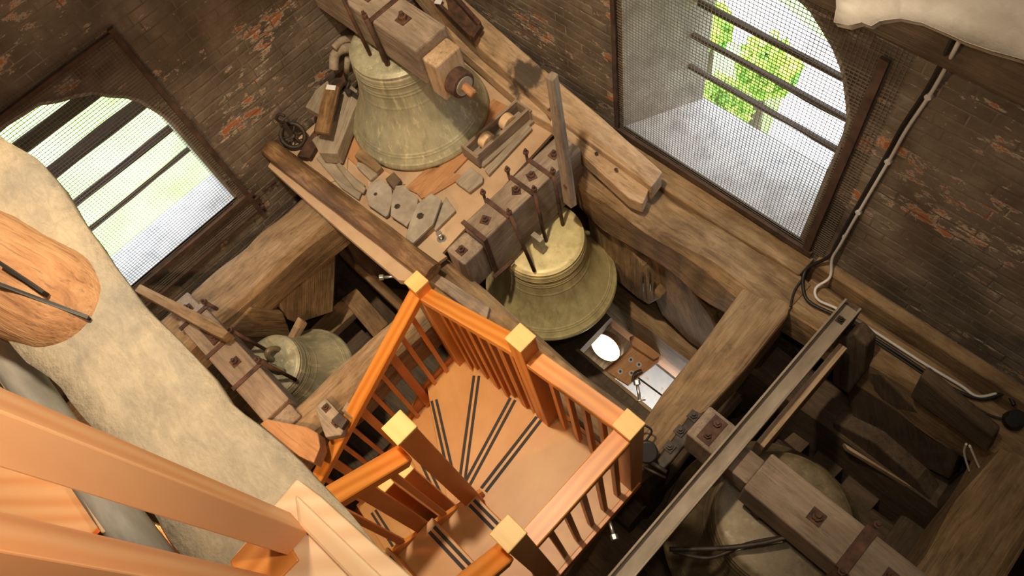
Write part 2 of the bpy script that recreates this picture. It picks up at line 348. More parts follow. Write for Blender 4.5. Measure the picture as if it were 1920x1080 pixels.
# floor of the bell chamber with a hatch in it
hx0, hx1, hy0, hy1 = -1.98, -1.08, 1.58, 2.03
fl = tag(box('floor', (hx1, YS, ZF - .15), (XE, YW, ZF), M_FLOOR, bev=0), kind='structure')
for k, (lo, hi) in enumerate((((XW, YS, ZF - .15), (hx0, YW, ZF)), ((hx0, YS, ZF - .15), (hx1, hy0, ZF)), ((hx0, hy1, ZF - .15), (hx1, YW, ZF)))):
    box('floor_section', lo, hi, M_FLOOR, fl, bev=0)
for k in range(24):
    y0 = YS + .1 + k * .24
    if y0 + .23 < hy0 - .05: box('floorboard', (XW + .05, y0, ZF), (XE - 2, y0 + .228, ZF + .012 + .006 * (k % 3)), M_FLOOR, fl, .003)
# ledge along the foot of the right wall
tag(prism('trim_1', [(-.62, YW, -.0), (3.4, YW, .0), (3.4, 2.33, -.03), (-.62, 2.36, -.03)], (0, 0, -.35), M_BEAM, None, .01), kind='structure')
tag(prism('trim_2', [(-2.6, YW, -.08), (-.64, YW, -.06), (-.64, 2.27, -.06), (-1.2, 2.25, -.07), (-2.6, 2.26, -.08)], (0, 0, -.3), M_BEAM, None, .012), kind='structure')
# ------------------------------------------------------------------ windows: frame bars, wire netting, louvre slats
def netting(parent, W, u0, u1, z0, z1, d, cell=.0215, wd=.0026):
    vs = []; fs = []
    def wire(a, b):
        k = len(vs); (ua, za), (ub, zb) = a, b; v = ua == ub
        for (u, z) in (a, b):
            for s in (-wd / 2, wd / 2):
                for dd in (-wd / 2, wd / 2):
                    wob = .004 * noise.noise(Vector((u * 2, z * 2, 3)))
                    vs.append(W(u + (s if v else 0), z + (0 if v else s), d + dd + wob))
        fs.extend([[k, k+4, k+5, k+1], [k+2, k+3, k+7, k+6], [k, k+2, k+6, k+4], [k+1, k+5, k+7, k+3]])
    u = u0
    while u < u1: wire((u, z0), (u, z1)); u += cell
    z = z0
    while z < z1: wire((u0, z), (u1, z)); z += cell
    o = world_obj('wire_netting', vs, fs, WM[parent.name].copy(), M_WIRE, parent); tag(o, kind='stuff')
def window(name, W, u0, u1, z0, z1, bars, slats, depth, tilt):
    root = tag(link(name, None, Matrix.Translation(Vector(W((u0 + u1) / 2, z0, -.02)))), kind='structure')
    for (a, b, wdt) in bars:
        pa, pb = Vector(W(*a, -.034)), Vector(W(*b, -.034)); nrm = Vector(W(0, 0, -1)) - Vector(W(0, 0, 0))
        timber('frame_bar', pa, pb, wdt, .020, M_BARS, root, .004, up=nrm, ch=.1)
    netting(root, W, u0, u1, z0, z1, -.009)
    for (a, b, z, wdt, th) in slats:
        pa, pb = Vector(W(a, z, depth)), Vector(W(b, z, depth)); inw = Vector(W(0, 0, -1)) - Vector(W(0, 0, 0))
        timber('louvre_slat', pa, pb, wdt, th, M_SLAT, root, .008, up=(Vector((0, 0, 1)) + inw * tilt), centre=True, ch=.15)
    return root
window('window_1', WL, -1.06, .40, -.32, 1.52, [((.375, -.36), (.375, 1.5), .035), ((-1.06, -.12), (.42, -.12), .045), ((-1.06, 1.47), (.36, 1.47), .03), ((-1.05, -.3), (.42, -.3), .02)],
       [(-.98, .28, .99, .085, .03), (-.98, .32, .73, .085, .03), (-.99, .33, .44, .05, .025), (-.99, .33, .20, .035, .025)], .36, .9)
window('window_2', WR, -2.18, -.60, .0, 1.95, [((-2.18, -.04), (-2.18, 1.95), .03), ((-.70, -.03), (-.70, 1.60), .045), ((-2.2, -.015), (-.66, -.015), .05), ((-2.2, 1.95), (-.7, 1.95), .03)],
       [(-1.9, -.84, .94, .03, .03), (-1.92, -.84, .68, .03, .03), (-1.92, -.82, .42, .03, .03)], .38, .0)
# ------------------------------------------------------------------ outside, seen down through the louvres
tag(box('lawn', (-75, -45, -20.3), (30, 70, -20), M_GRASS, bev=0), kind='structure')
pav = tag(pz('pavement', [(1440, 250), (1520, 60), (1640, 120), (1640, 460), (1380, 330)], -19.9, .08, M_PAVE, None, 0), kind='structure')
pav2 = tag(pz('pavement', [(1330, -20), (1460, 0), (1560, 90), (1500, 130), (1330, 60)], -19.9, .06, M_PAVE, None, 0), kind='structure')
def tree(px, z, r, lab):
    c = P(px[0], px[1], z); t = thing('garden_tree', lab, 'tree', (c.x, c.y, -20), 'trees below the right window')
    tube('trunk', [(c.x, c.y, -20), (c.x, c.y, z)], [.3, .12], M_BEAMD, t)
    vs = []; fs = []; rr = random.Random(int(px[0]))
    for k in range(1500):
        d = Vector((rr.gauss(0, 1), rr.gauss(0, 1), rr.gauss(0, 1))).normalized(); q = c + d * r * (rr.uniform(.6, 1.0) + .22 * noise.noise(d * 2.5))
        a = Vector((rr.uniform(-1, 1), rr.uniform(-1, 1), rr.uniform(-1, 1))).normalized(); b = a.orthogonal().normalized(); s = .17; i = len(vs)
        vs += [q + a * s, q + b * s * .6, q - a * s, q - b * s * .6]; fs.append([i, i+1, i+2, i+3])
    tag(world_obj('foliage', vs, fs, Matrix.Translation(c), M_LEAF, t), kind='stuff')
tree((1345, 205), -15, .95, 'yellow-green tree crown seen low down through the right window, nearest its left edge')
tree((1438, 128), -15.5, 1.0, 'broad yellow-green tree crown in the middle of the view through the right window')
tree((1335, 50), -15, .7, 'tree crown highest up in the view through the right window')
# ------------------------------------------------------------------ bell frame
bf = thing('bell_frame', 'massive old oak bell frame of beams, braces and sills around the bell pits', 'bell frame', (-1.5, .8, ZF))
ZT = -.1
def B(*a, **k): return timber('beam', *a, parent=bf, **k)
B((-3.45, -1.6, ZT), (-3.43, .66, ZT), .36, .34, M_BEAM, rough=.03)                        # along the left wall
B((-3.9, 2.14, ZT), (-.56, 2.14, ZT - .0), .32, .40, M_BEAM, rough=.05, bow=-.02)            # along the right wall
B((-.58, 2.21, ZT - .02), (3.5, 2.2, ZT), .26, .36, M_BEAM, rough=.03)
B((-2.42, .84, ZT), (-.80, .84, ZT), .26, .34, M_BEAM, rough=.02)                         # beside the stair
B((-2.28, -1.5, ZT), (-2.27, .66, ZT), .24, .34, M_BEAM, rough=.03)                       # left of the stair
B((-3.9, .80, ZT - .06), (-2.42, .80, ZT - .06), .22, .26, M_BEAM)
pz('beam', [(1395, 535), (1408, 528), (1484, 568), (1478, 590), (1400, 690), (1325, 770), (1290, 790), (1240, 850), (1185, 900), (1130, 980), (1060, 1080), (1000, 1150), (900, 1150), (1090, 920), (1200, 800), (1240, 740), (1320, 640)], ZT, .36, M_BEAM, bf, .02)
B((.90, -.8, ZT + .02), (.87, 2.1, ZT + .02), .34, .40, M_BEAM, rough=.03)                 # right-hand cross beam
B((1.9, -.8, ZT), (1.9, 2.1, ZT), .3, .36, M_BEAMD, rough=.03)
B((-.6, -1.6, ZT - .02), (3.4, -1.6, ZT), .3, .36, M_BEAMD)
# posts and lower sills
def sill(p0, p1, w, h, m=M_BEAMD, rough=.02): timber('sill', p0, p1, w, h, m, bf, rough)
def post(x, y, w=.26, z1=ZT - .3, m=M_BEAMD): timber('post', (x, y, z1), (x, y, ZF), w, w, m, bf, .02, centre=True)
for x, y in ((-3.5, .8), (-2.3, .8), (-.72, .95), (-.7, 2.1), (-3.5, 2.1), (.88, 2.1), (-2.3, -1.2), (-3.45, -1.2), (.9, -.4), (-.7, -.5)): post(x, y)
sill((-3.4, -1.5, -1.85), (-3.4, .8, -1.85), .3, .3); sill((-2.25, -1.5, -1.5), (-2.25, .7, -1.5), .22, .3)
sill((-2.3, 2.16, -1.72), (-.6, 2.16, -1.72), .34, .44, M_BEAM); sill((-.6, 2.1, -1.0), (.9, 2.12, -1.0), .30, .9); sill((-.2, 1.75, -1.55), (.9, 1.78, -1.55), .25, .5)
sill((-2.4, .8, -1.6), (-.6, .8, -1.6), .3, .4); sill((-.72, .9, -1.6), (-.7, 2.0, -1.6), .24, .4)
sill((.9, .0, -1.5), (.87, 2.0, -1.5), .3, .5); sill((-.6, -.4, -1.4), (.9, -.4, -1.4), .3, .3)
# truss under the right-wall beam, behind the second bell
def br(px, Y, th, m=M_BEAM): return pY('brace', px, Y, th, m, bf, .015)
br([(1118, 372), (1150, 392), (1215, 420), (1262, 480), (1300, 548), (1335, 595), (1352, 640), (1330, 668), (1290, 640), (1240, 590), (1200, 500), (1165, 450), (1120, 410)], 2.06, .14)
br([(1098, 385), (1120, 412), (1160, 440), (1206, 500), (1225, 545), (1238, 560), (1216, 572), (1196, 560), (1160, 530), (1110, 480)], 1.98, .12, M_BEAM)
br([(1262, 470), (1300, 490), (1365, 540), (1385, 575), (1350, 620), (1320, 590), (1290, 540)], 2.12, .08, M_BEAMD)
br([(1384, 545), (1402, 556), (1345, 655), (1325, 640)], 2.08, .12, M_BEAM)
# iron prongs on the brace
for dx in (0, 14): tube('prong', [PY(1205 + dx, 512, 1.96), PY(1206 + dx, 545, 1.94)], .008, M_IRON, bf)
# left pit: post, knee and boards
def bx(nm, px, X, th, m=M_BEAM): return pX(nm, px, X, th, m, bf, .012)
bx('brace', [(628, 428), (632, 440), (626, 585), (580, 600), (560, 608), (540, 600), (528, 582), (515, 540), (545, 495), (600, 455)], -3.27, .16, M_BEAM)
bx('brace', [(420, 630), (472, 577), (532, 588), (548, 632), (480, 634)], -3.24, .14, M_BEAM)
bx('plank', [(545, 640), (566, 600), (578, 607), (552, 650)], -3.12, .05, M_BEAML)
pz('plank', [(640, 462), (652, 466), (762, 570), (748, 582), (636, 476)], -1.15, .10, M_BEAM, bf)
pz('plank', [(640, 560), (668, 540), (728, 606), (700, 632)], -1.25, .06, M_BEAM, bf)
pz('plank', [(556, 640), (640, 560), (665, 585), (590, 655)], -1.3, .1, M_BEAM, bf)
pz('plank', [(640, 480), (760, 585), (740, 620), (665, 545), (630, 560)], -1.75, .06, M_BEAMD, bf)
pz('plank', [(598, 660), (662, 600), (700, 640), (655, 690)], -1.7, .06, M_BEAMD, bf)
pz('plank', [(252, 545), (262, 532), (410, 605), (428, 622), (415, 634), (395, 625)], .12, .10, M_BEAM, bf)
# pieces in the right-hand pit; dark oak stands in for its deep shade
br([(1560, 640), (1600, 625), (1625, 650), (1620, 700), (1590, 740), (1560, 720)], 2.03, .1, M_BEAMD)
br([(1575, 690), (1650, 700), (1730, 780), (1800, 850), (1780, 900), (1700, 860), (1600, 790)], 2.08, .1, M_BEAMD)
br([(1705, 745), (1725, 705), (1862, 820), (1850, 850)], 2.04, .08, M_BEAMD)
br([(1560, 790), (1640, 830), (1720, 900), (1760, 960), (1740, 980), (1660, 930), (1560, 850)], 1.98, .12, M_BEAMD)
pz('plank', [(1700, 905), (1712, 915), (1590, 842), (1582, 830)], -1.0, .06, M_BEAML, bf)
for k, q in enumerate(([(1500, 800), (1530, 820), (1500, 850), (1470, 825)], [(1540, 835), (1590, 870), (1560, 900), (1515, 868)], [(1600, 880), (1660, 925), (1630, 960), (1575, 912)])):
    pz('plank', q, -1.5 - .02 * k, .08, M_BEAMD, bf)
box('plank', (-.22, 1.25, -.42), (-.17, 2.0, .04), M_BEAML, bf)
# bearing blocks bolted on the beam right of the stair
NUT = {}
def nut_mesh(s, mat, plate=True, L=1.0):
    key = (s, mat.name, plate, L)
    if key not in NUT:
        vs = []; fs = []
        def ring(n, r, z0, z1, ph=0):
            k = len(vs)
            for z in (z0, z1):
                for i in range(n): t = 2*math.pi*i/n + ph; vs.append((r*math.cos(t), r*math.sin(t), z))
            for i in range(n): fs.append([k+i, k+(i+1) % n, k+n+(i+1) % n, k+n+i])
            fs.append([k+n+i for i in range(n)])
        if plate: ring(4, s*1.5, 0, s*.22, math.pi/4)
        ring(6, s*.8, s*.2, s*.95); ring(10, s*.4, s*.9, s*(1.1 + .6*L))
        NUT[key] = mesh('bolt', vs, fs, mat)
    return NUT[key]
def bolt(p, parent, s=.028, up=(0, 0, 1), mat=None, plate=True, L=1.0, rz=0):
    z = Vector(up).normalized(); M = z.to_track_quat('Z', 'Y').to_matrix().to_4x4() @ Matrix.Rotation(rz, 4, 'Z'); M.translation = Vector(p)
    return link('bolt', nut_mesh(s, mat or M_RUST, plate, L), M, parent)
for q, r_ in (((1255, 838), 0), ((1275, 808), 0), ((1300, 780), 0)): bolt(P(q[0], q[1], -.04), bf, .026, mat=M_IRON)
for q in ([(1232, 862), (1300, 768), (1318, 776), (1312, 800), (1262, 862), (1240, 884)],): pz('bearing_plate', q, -.05, .05, M_IRON, bf, .008)
# clamp that grips the frame beam under the landing
def clamp_bolt(p, d, lab):
    p = Vector(p); d = Vector(d).normalized(); t = thing('clamp_bolt', lab, 'bolt', p, 'zinc bolts on the frame beams')
    disc('washer', p, d, .035, .006, M_ZINC, t); tube('shank', [p, p + d * .11], .010, M_ZINC, t); disc('bolt_head', p + d * .10, d, .022, .03, M_ZINC, t, 6)
clamp_bolt(P(1140, 968, -.06), (.8, -.5, .1), 'zinc clamp bolt sticking out of the dark beam below the landing rail')
clamp_bolt(P(748, 518, -.10), (-.7, -.75, .1), 'zinc clamp bolt under the platform edge, by the topmost left newel post')
clamp_bolt(P(1200, 752, -.4), (-.6, .5, .2), 'zinc clamp bolt on the beam side beside the lit hatch')
# ------------------------------------------------------------------ platform with the first bell
pf = thing('platform', 'dusty plywood platform under the upright bell in the tower corner', 'platform', (-3.2, 1.4, -.05))
def floor_board(x0, x1, y0, y1, z, m, th=.03): box('board', (x0, y0, z - th), (x1, y1, z), m, pf, .003)
prism('board', [P(516, 293, .0), P(797, 509, .0), P(838, 480, 0), (-2.41, .95, 0), (-2.5, 2.06, 0), (-2.5, YW - .05, 0), (XW + .02, YW - .05, 0), (XW + .02, .72, 0)], (0, 0, -.035), M_PLAT, pf, .003, xd=(0, 1, 0))
prism('edge_board', [P(502, 312, .0), P(514, 290, .0), P(795, 507, .0), P(772, 528, .0), P(747, 525, .0), P(640, 434, .0)], (0, 0, -.06), M_PLAT, pf, .003, xd=(1, 0, 0))
for q in ([(575, 300), (600, 240), (655, 250), (650, 330), (610, 345)], [(690, 300), (760, 345), (690, 350)]): pz('board', q, .012, .01, M_PLAT, pf, .002)
pz('board', [(760, 352), (805, 310), (870, 330), (800, 372)], .018, .016, M_ORNG, pf, .002)
pz('board', [(900, 215), (925, 185), (965, 205), (830, 345), (790, 372), (775, 355), (880, 262)], .020, .018, M_ORNG, pf, .002)
pz('board', [(640, 285), (672, 215), (690, 240), (668, 310)], .014, .012, M_ORNG, pf, .002)
prism('joist', [(-3.8, 1.0, -.036), (-2.46, 1.0, -.036), (-2.46, 1.12, -.036), (-3.8, 1.12, -.036)], (0, 0, -.14), M_BEAMD, pf)
box('joist', (-3.9, 1.9, -.18), (-2.5, 1.97, -.036), M_BEAMD, pf)
# ------------------------------------------------------------------ bells
def lathe(name, prof, M, mat, parent, n=72):
    vs = []; fs = []
    for r, z in prof:
        for k in range(n): t = 2*math.pi*k/n; vs.append((r*math.cos(t), r*math.sin(t), z))
    for i in range(len(prof) - 1):
        for k in range(n): a = i*n+k; b = i*n+(k+1) % n; fs.append([a, b, b+n, a+n])
    fs.append(list(range((len(prof)-1)*n, len(prof)*n)))
    return link(name, mesh(name, vs, fs, mat, True), M, parent)
def bell_profile(R, H):
    ctrl = [(1.0, .0), (1.0, .022), (.985, .05), (.93, .11), (.865, .19), (.79, .29), (.715, .41), (.66, .54), (.625, .66), (.605, .77), (.60, .86), (.595, .92), (.575, .965), (.53, .99), (.42, 1.0), (.20, 1.01), (.08, 1.01)]
    pts = smooth_path([Vector((a, b, 0)) for a, b in ctrl], 6); out = [(.90, .0), (.95, -.004)]
    for p in pts:
        r, z = p.x, p.y
        for zr, hr in ((.125, .006), (.145, .006), (.74, .010), (.77, .006), (.845, .010), (.87, .006), (.60, .004), (.055, .005), (.965, .012), (.935, -.010)):
            r += hr * math.exp(-((z - zr) / .007) ** 2)
        out.append((r, z))
    # more rings where the mouldings are
    fine = []
    for i in range(len(out) - 1):
        (a, b), (c, d) = out[i], out[i+1]; k = 3 if i > 2 else 1
        for j in range(k):
            t = j / k; r, z = a + (c-a)*t, b + (d-b)*t; fine.append((r, z))
    fine.append(out[-1]); inner = [(.2, .90), (.45, .88), (.52, .7), (.6, .45), (.72, .25), (.84, .08), (.90, .0)]
    return [(r*R, z*H) for r, z in inner] + [(r*R, z*H) for r, z in fine]
def bell(loc, R, H, mat, label, tilt=None, pivot=0):
    t = thing('church_bell', label, 'bell', loc)
    M = Matrix.Translation(Vector(loc))
    if tilt: M = Matrix.Translation(Vector((0, 0, pivot)) + M.translation) @ Matrix.Rotation(tilt[1], 4, tilt[0]) @ Matrix.Translation(Vector((0, 0, -pivot)))
    b = lathe('bell_body', bell_profile(R, H), M, mat, t)
    return t, M
def canons(t, M, H, R, mat, rz=0):
    for k in range(4):
        a = rz + k * math.pi / 2; pts = []
        for i in range(9):
            u = math.pi * i / 8; r = R * (.10 + .22 * (1 - math.cos(u)) / 2); pts.append(M @ Vector((r*math.cos(a), r*math.sin(a), H + R * .26 * math.sin(u))))
        tube('canon', pts, R * .055, mat, t, 10)
def strap(p0, p1, w, th, parent, up): return timber('strap', p0, p1, w, th, M_RUST, parent, .002, up=up, ch=.1)
def rod(p0, p1, parent, r=.011, heads=True, hs=.024):
    o = tube('tie_rod', [p0, p1], r, M_RUST, parent, 8)
    if heads: bolt(Vector(p0), parent, hs, up=Vector(p0) - Vector(p1), plate=False, L=1.3)
    return o
# first bell, on the platform
b1, M1 = bell((-3.36, 1.63, .03), .50, .70, M_BRONZE, 'large grey-green bell standing mouth down on the plywood platform')
canons(b1, M1, .70, .50, M_BRONZE3, .6)
hs = box('headstock', (XW + .02, 1.50, .78), (-2.86, 1.74, 1.06), M_HEAD, b1, .012)
box('headstock_end', (-2.86, 1.52, .70), (-2.74, 1.72, .99), M_BEAML, b1, .012)
for x in (-3.26,):
    strap((x, 1.49, 1.065), (x, 1.75, 1.065), .035, .012, hs, (0, 0, 1))
    rod((x, 1.475, 1.10), (x + .03, 1.48, .70), hs, .018); rod((x, 1.765, 1.10), (x, 1.76, .74), hs, .014)
for x in (-3.42, -3.10): bolt((x, 1.62, 1.06), hs, .034)
rod((-3.45, 1.47, 1.25), (-3.38, 1.46, .74), hs, .012)
disc('gudgeon', (-2.76, 1.62, .80), (1, 0, 0), .085, .10, M_RUST, b1, 28); disc('gudgeon_pin', (-2.665, 1.62, .80), (1, 0, 0), .062, .012, M_PLATE, b1)
tube('gudgeon_pin', [(-2.66, 1.62, .80), (-2.58, 1.615, .79)], .028, M_LOG2, b1)
# second bell, in the pit right of the platform
b2, M2 = bell((-2.15, 1.56, -.98), .505, .66, M_BRONZE2, 'golden-brown bell hanging between platform and right wall under a bolted headstock')
HX0, HX1 = -2.345, -2.155
h2 = box('headstock', (HX0, 1.13, -.25), (HX1, 2.02, .20), M_HEAD, b2, .012)
box('headstock_end', (HX0 + .01, .95, -.22), (HX1 - .01, 1.125, .13), M_HEAD, b2, .012)
disc('gudgeon', ((HX0 + HX1) / 2, .95, -.20), (0, -1, 0), .07, .07, M_RUST, b2)
for k, (y, z) in enumerate(((.99, .13), (1.22, .20), (1.50, .20), (1.64, .20), (1.85, .20))): bolt(((HX0 + HX1) / 2, y + .02, z), h2, .028, rz=.4 * k)
for y in (1.14, 1.35, 1.57, 1.74):
    strap((HX0 - .01, y, .21), (HX1 + .01, y, .21), .03, .012, h2, (0, 0, 1))
    if y > 1.2:
        rod((HX1 + .025, y, .26), (HX1 + .06 + (.1 if y < 1.5 else 0), y - .02, -.30), h2, .013); rod((HX0 - .02, y, .26), (HX0 - .02, y, -.25), h2, .010)
strap((HX1 + .006, 1.14, .2), (HX1 + .006, 1.14, -.27), .03, .01, h2, (1, 0, 0)); strap((HX1 + .02, 1.10, -.22), (HX1 + .02, 1.28, -.24), .03, .01, h2, (0, 0, 1))
box('hanger_plate', (-2.13, 1.46, -.30), (-2.04, 1.50, -.14), M_PLATE, b2, .004)
# third bell, swung a little in the left pit
b3, M3 = bell((-2.93, -.36, -.90), .37, .50, M_BRONZE, 'small grey-green bell hanging in the left pit below the mesh window', tilt=('X', .22), pivot=.62)
canons(b3, M3, .50, .37, M_BRONZE3, .3)
h3 = box('headstock', (-3.42, -.56, -.36), (-2.42, -.36, -.02), M_HEAD, b3, .012)
box('headstock_end', (-3.60, -.54, -.30), (-3.42, -.38, -.06), M_HEAD, b3, .012); box('headstock_end', (-2.42, -.54, -.30), (-2.30, -.38, -.06), M_HEAD, b3, .012)
disc('gudgeon', (-2.30, -.46, -.20), (1, 0, 0), .07, .10, M_RUST, b3)
for x in (-3.36, -3.05, -2.74): strap((x, -.57, -.01), (x, -.34, -.01), .03, .012, h3, (0, 0, 1)); rod((x, -.335, .02), (x + .03, -.28, -.40), h3, .013)
for x in (-3.48, -3.2, -3.12, -2.88): bolt((x, -.45, -.02 if x > -3.42 else -.06), h3, .028)
strap((-3.24, -.45, .0), (-3.08, -.45, .0), .06, .014, h3, (0, 0, 1))
# fourth bell, lower right
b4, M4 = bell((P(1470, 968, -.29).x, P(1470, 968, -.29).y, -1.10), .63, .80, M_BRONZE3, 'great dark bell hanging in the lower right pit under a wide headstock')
box('headstock', (-.12, .98, -.13), (.86, 1.22, .16), M_HEAD, b4, .012)
h4 = box('headstock_end', (-.50, 1.00, -.10), (-.32, 1.20, .20), M_HEAD, b4, .012); box('headstock_neck', (-.32, 1.02, -.10), (-.12, 1.18, .10), M_HEAD, b4, .01)
bolt((.22, 1.10, .16), b4, .034); bolt((.62, 1.10, .16), b4, .030)
for y in (1.06, 1.14): bolt((-.41, y, .20), h4, .026)
box('bolt_plate', (-.45, 1.02, .20), (-.37, 1.18, .206), M_RUST, h4, .001)
strap((.44, .97, .175), (.44, 1.23, .175), .06, .016, b4, (0, 0, 1)); rod((.44, .955, .2), (.44, .95, -.3), b4, .016); rod((.44, 1.245, .2), (.44, 1.25, -.3), b4, .016)
strap((.0, .985, .1), (.0, .985, -.2), .05, .014, b4, (0, -1, 0))
tube('stay_rod', smooth_path([P(1255, 1030, -.2), P(1350, 1028, -.2), P(1430, 1018, -.16), P(1500, 1000, -.12)]), .013, M_IRON, b4)
tube('stay_rod', smooth_path([P(1262, 1034, -.22), P(1330, 1046, -.24), P(1400, 1020, -.2), P(1480, 1005, -.15)]), .010, M_IRON, b4)
# ------------------------------------------------------------------ stair
st = thing('winding_stair', 'new orange pine stair winding down between old beams, with black strips on its treads', 'staircase', (-1.2, .2, -1.0))
def tread(pts, z, s0=None, s1=None, off=.0165):
    t = prism('tread', [(x, y, z) for x, y in pts], (0, 0, -.035), M_TREAD, st, .004, xd=(Vector((*s1, 0)) - Vector((*s0, 0))) if s0 else None)
    if s0:
        a, b = Vector((*s0, z)), Vector((*s1, z)); d = (b - a).normalized(); n = Vector((-d.y, d.x, 0))
        for k in (-1, 1):
            c = n * k * off; e = n * .009
            prism('grip_strip', [a + c - e + Vector((0,0,.002)), b + c - e + Vector((0,0,.002)), b + c + e + Vector((0,0,.002)), a + c + e + Vector((0,0,.002))], (0, 0, -.004), M_STRIP, t, 0)
    return t
def riser(a, b, z0, z1, th=.02):
    a, b = Vector((*a, z1)), Vector((*b, z1)); d = (b - a).normalized(); n = Vector((-d.y, d.x, 0)) * th
    prism('riser', [a, b, b + n, a + n], (0, 0, z0 - z1), M_PINE, st, .002)
tread([(-1.155, .02), (-.55, .02), (-.55, .67), (-1.235, .67)], 0, (-1.135, .07), (-1.185, .57))
tread([(-1.13, .04), (-1.20, .67), (-1.50, .67), (-1.235, -.16), (-1.13, -.16)], -.2, (-1.27, -.02), (-1.445, .58))
tread([(-1.20, -.1), (-1.45, .67), (-1.92, .67), (-1.245, -.20)], -.4, (-1.33, -.04), (-1.80, .56))
tread([(-1.22, -.14), (-1.88, .67), (-2.08, .67), (-2.08, .30), (-1.25, -.24)], -.6, (-1.45, -.04), (-1.975, .27))
tread([(-1.22, -.2), (-2.08, .34), (-2.08, -.05), (-1.22, -.30)], -.8, (-1.5, -.16), (-2.0, .0))
for k in range(5): y = -.08 - .24 * k; tread([(-2.08, y), (-1.24, y - .12), (-1.24, y - .42), (-2.08, y - .30)], -1.0 - .2 * k, (-1.95, y - .24), (-1.30, y - .34))
riser((-1.15, .03), (-1.225, .66), -.2, -.035); riser((-1.24, -.12), (-1.48, .66), -.4, -.235); riser((-1.26, -.15), (-1.89, .66), -.6, -.435); riser((-1.27, -.21), (-2.07, .31), -.8, -.635); riser((-1.27, -.27), (-2.07, -.04), -1.0, -.835)
for k in range(6):
    y = .02 - .225 * k; z = .2 * (k + 1)
    tread([(-1.12, y), (-1.12, y - .25), (-.57, y - .25), (-.57, y)], z, (-1.08, y - .04), (-.62, y - .04))
    riser((-1.11, y - .03), (-.58, y - .03), z - .2, z - .035)
# strings
prism('stringer', [(-1.135, .06, -.02), (-1.135, .06, .08), (-1.135, -1.35, 1.28), (-1.135, -1.35, 1.0), (-1.135, -.1, -.06)], (.022, 0, 0), M_PINE, st, .003)
prism('stringer', [(-.575, .0, -.02), (-.575, .0, .12), (-.575, -1.35, 1.32), (-.575, -1.35, 1.05)], (.022, 0, 0), M_PINE, st, .003)
box('fascia', (-.552, .02, -.092), (-.53, .68, -.0), M_PINE, st, .003); box('fascia', (-1.2, .672, -.092), (-.55, .692, -.0), M_PINE, st, .003)
prism('stringer', [(-2.10, .67, -.52), (-2.10, .3, -.55), (-2.10, -1.4, -1.9), (-2.10, -1.4, -2.1), (-2.10, .25, -.85), (-2.10, .67, -.80)], (.02, 0, 0), M_PINE, st, .003)
prism('stringer', [(-1.2, .672, .0), (-1.5, .672, -.15), (-2.08, .672, -.52), (-2.08, .672, -.8), (-1.5, .672, -.5), (-1.2, .672, -.25)], (0, .02, 0), M_PINE, st, .003)
def newel(x, y, z0, z1, s=.092):
    box('newel_post', (x - s/2, y - s/2, z0), (x + s/2, y + s/2, z1 - .02), M_PINE, st, .004)
    box('newel_cap', (x - s/2 - .004, y - s/2 - .004, z1 - .02), (x + s/2 + .004, y + s/2 + .004, z1), M_CAP, st, .004)
newel(-2.06, .60, -.75, .57); newel(-1.155, .615, -.25, 1.17); newel(-.585, .655, -.093, 1.06); newel(-1.135, -.01, -.2, 1.46); newel(-.59, .0, -.093, 1.34)
newel(-1.245, -.13, -1.5, .84, .07); newel(-1.32, -.24, -1.5, .68, .06)
def rail(p0, p1, w=.088, h=.055, m=None): return timber('handrail', p0, p1, w, h, m or M_PINE, st, 0, ch=.08)
def bal(x, y, z0, z1, s=.030, s2=None):
    s2 = s2 or s; box('baluster', (x - s/2, y - s2/2, z0), (x + s/2, y + s2/2, z1), M_PINED, st, .003)
rail((-1.11, .615, 1.01), (-.63, .655, 1.01)); rail((-.585, .61, 1.0), (-.585, .045, 1.0))
rail((-2.03, .60, .46), (-1.20, .615, 1.00)); rail((-2.06, .555, .48), (-2.06, -.95, -.60)); rail((-1.135, -.06, 1.24), (-1.135, -1.0, 1.95)); rail((-.59, -.05, 1.16), (-.59, -1.2, 2.06))
for k in range(4): bal(-1.04 + .105 * k, .635, -.02, .97)
for k in range(5): bal(-.585, .55 - .105 * k, -.02, .96)
for k in range(8):
    x = -1.93 + .095 * k; zr = .46 + (x + 2.03) * .65 - .05; zb = -.6 if x < -1.88 else (-.4 if x < -1.46 else -.2); bal(x, .605, zb - .02, zr, .045 if k % 3 == 0 else .03, .03)
for k in range(11):
    y = .47 - .115 * k; zr = .48 + (y - .555) * .7176 - .045; bal(-2.06, y, zr - .98, zr, .028, .055 if k in (2, 5, 8) else .028)
for k in range(8):
    y = -.16 - .112 * k; zr = 1.24 - (y + .06) * .755 - .045; bal(-1.135, y, .2 + .2 * int((.02 - y) / .225) - .03, zr, .028, .07 if k in (1, 5) else .03)
for k in range(6):
    y = -.18 - .14 * k; zr = 1.16 - (y + .05) * .78 - .045; bal(-.59, y, .2 + .2 * int((.02 - y) / .225) - .03, zr)
# ------------------------------------------------------------------ steel channel across the pit
sc = thing('steel_channel', 'long dusty steel channel laid across the frame right of the landing', 'steel beam', (-.27, .9, .1))
x0, x1, za = -.335, -.235, .14
box('web', (x0, -1.2, za), (x1, 2.16, za + .01), M_GREYSTEEL, sc, .002)
box('flange', (x0, -1.2, za + .01), (x0 + .012, 2.16, za + .065), M_GREYSTEEL, sc, .002); box('flange', (x1 - .012, -1.2, za + .01), (x1, 2.16, za + .065), M_GREYSTEEL, sc, .002)
bolt((-.285, 2.06, za + .01), sc, .02, mat=M_IRON); box('packing', (x0, 2.02, -.1), (x1, 2.2, za), M_BEAMD, sc)
box('packing', (x0, -1.7, -.1), (x1, -1.1, za), M_BEAMD, sc)
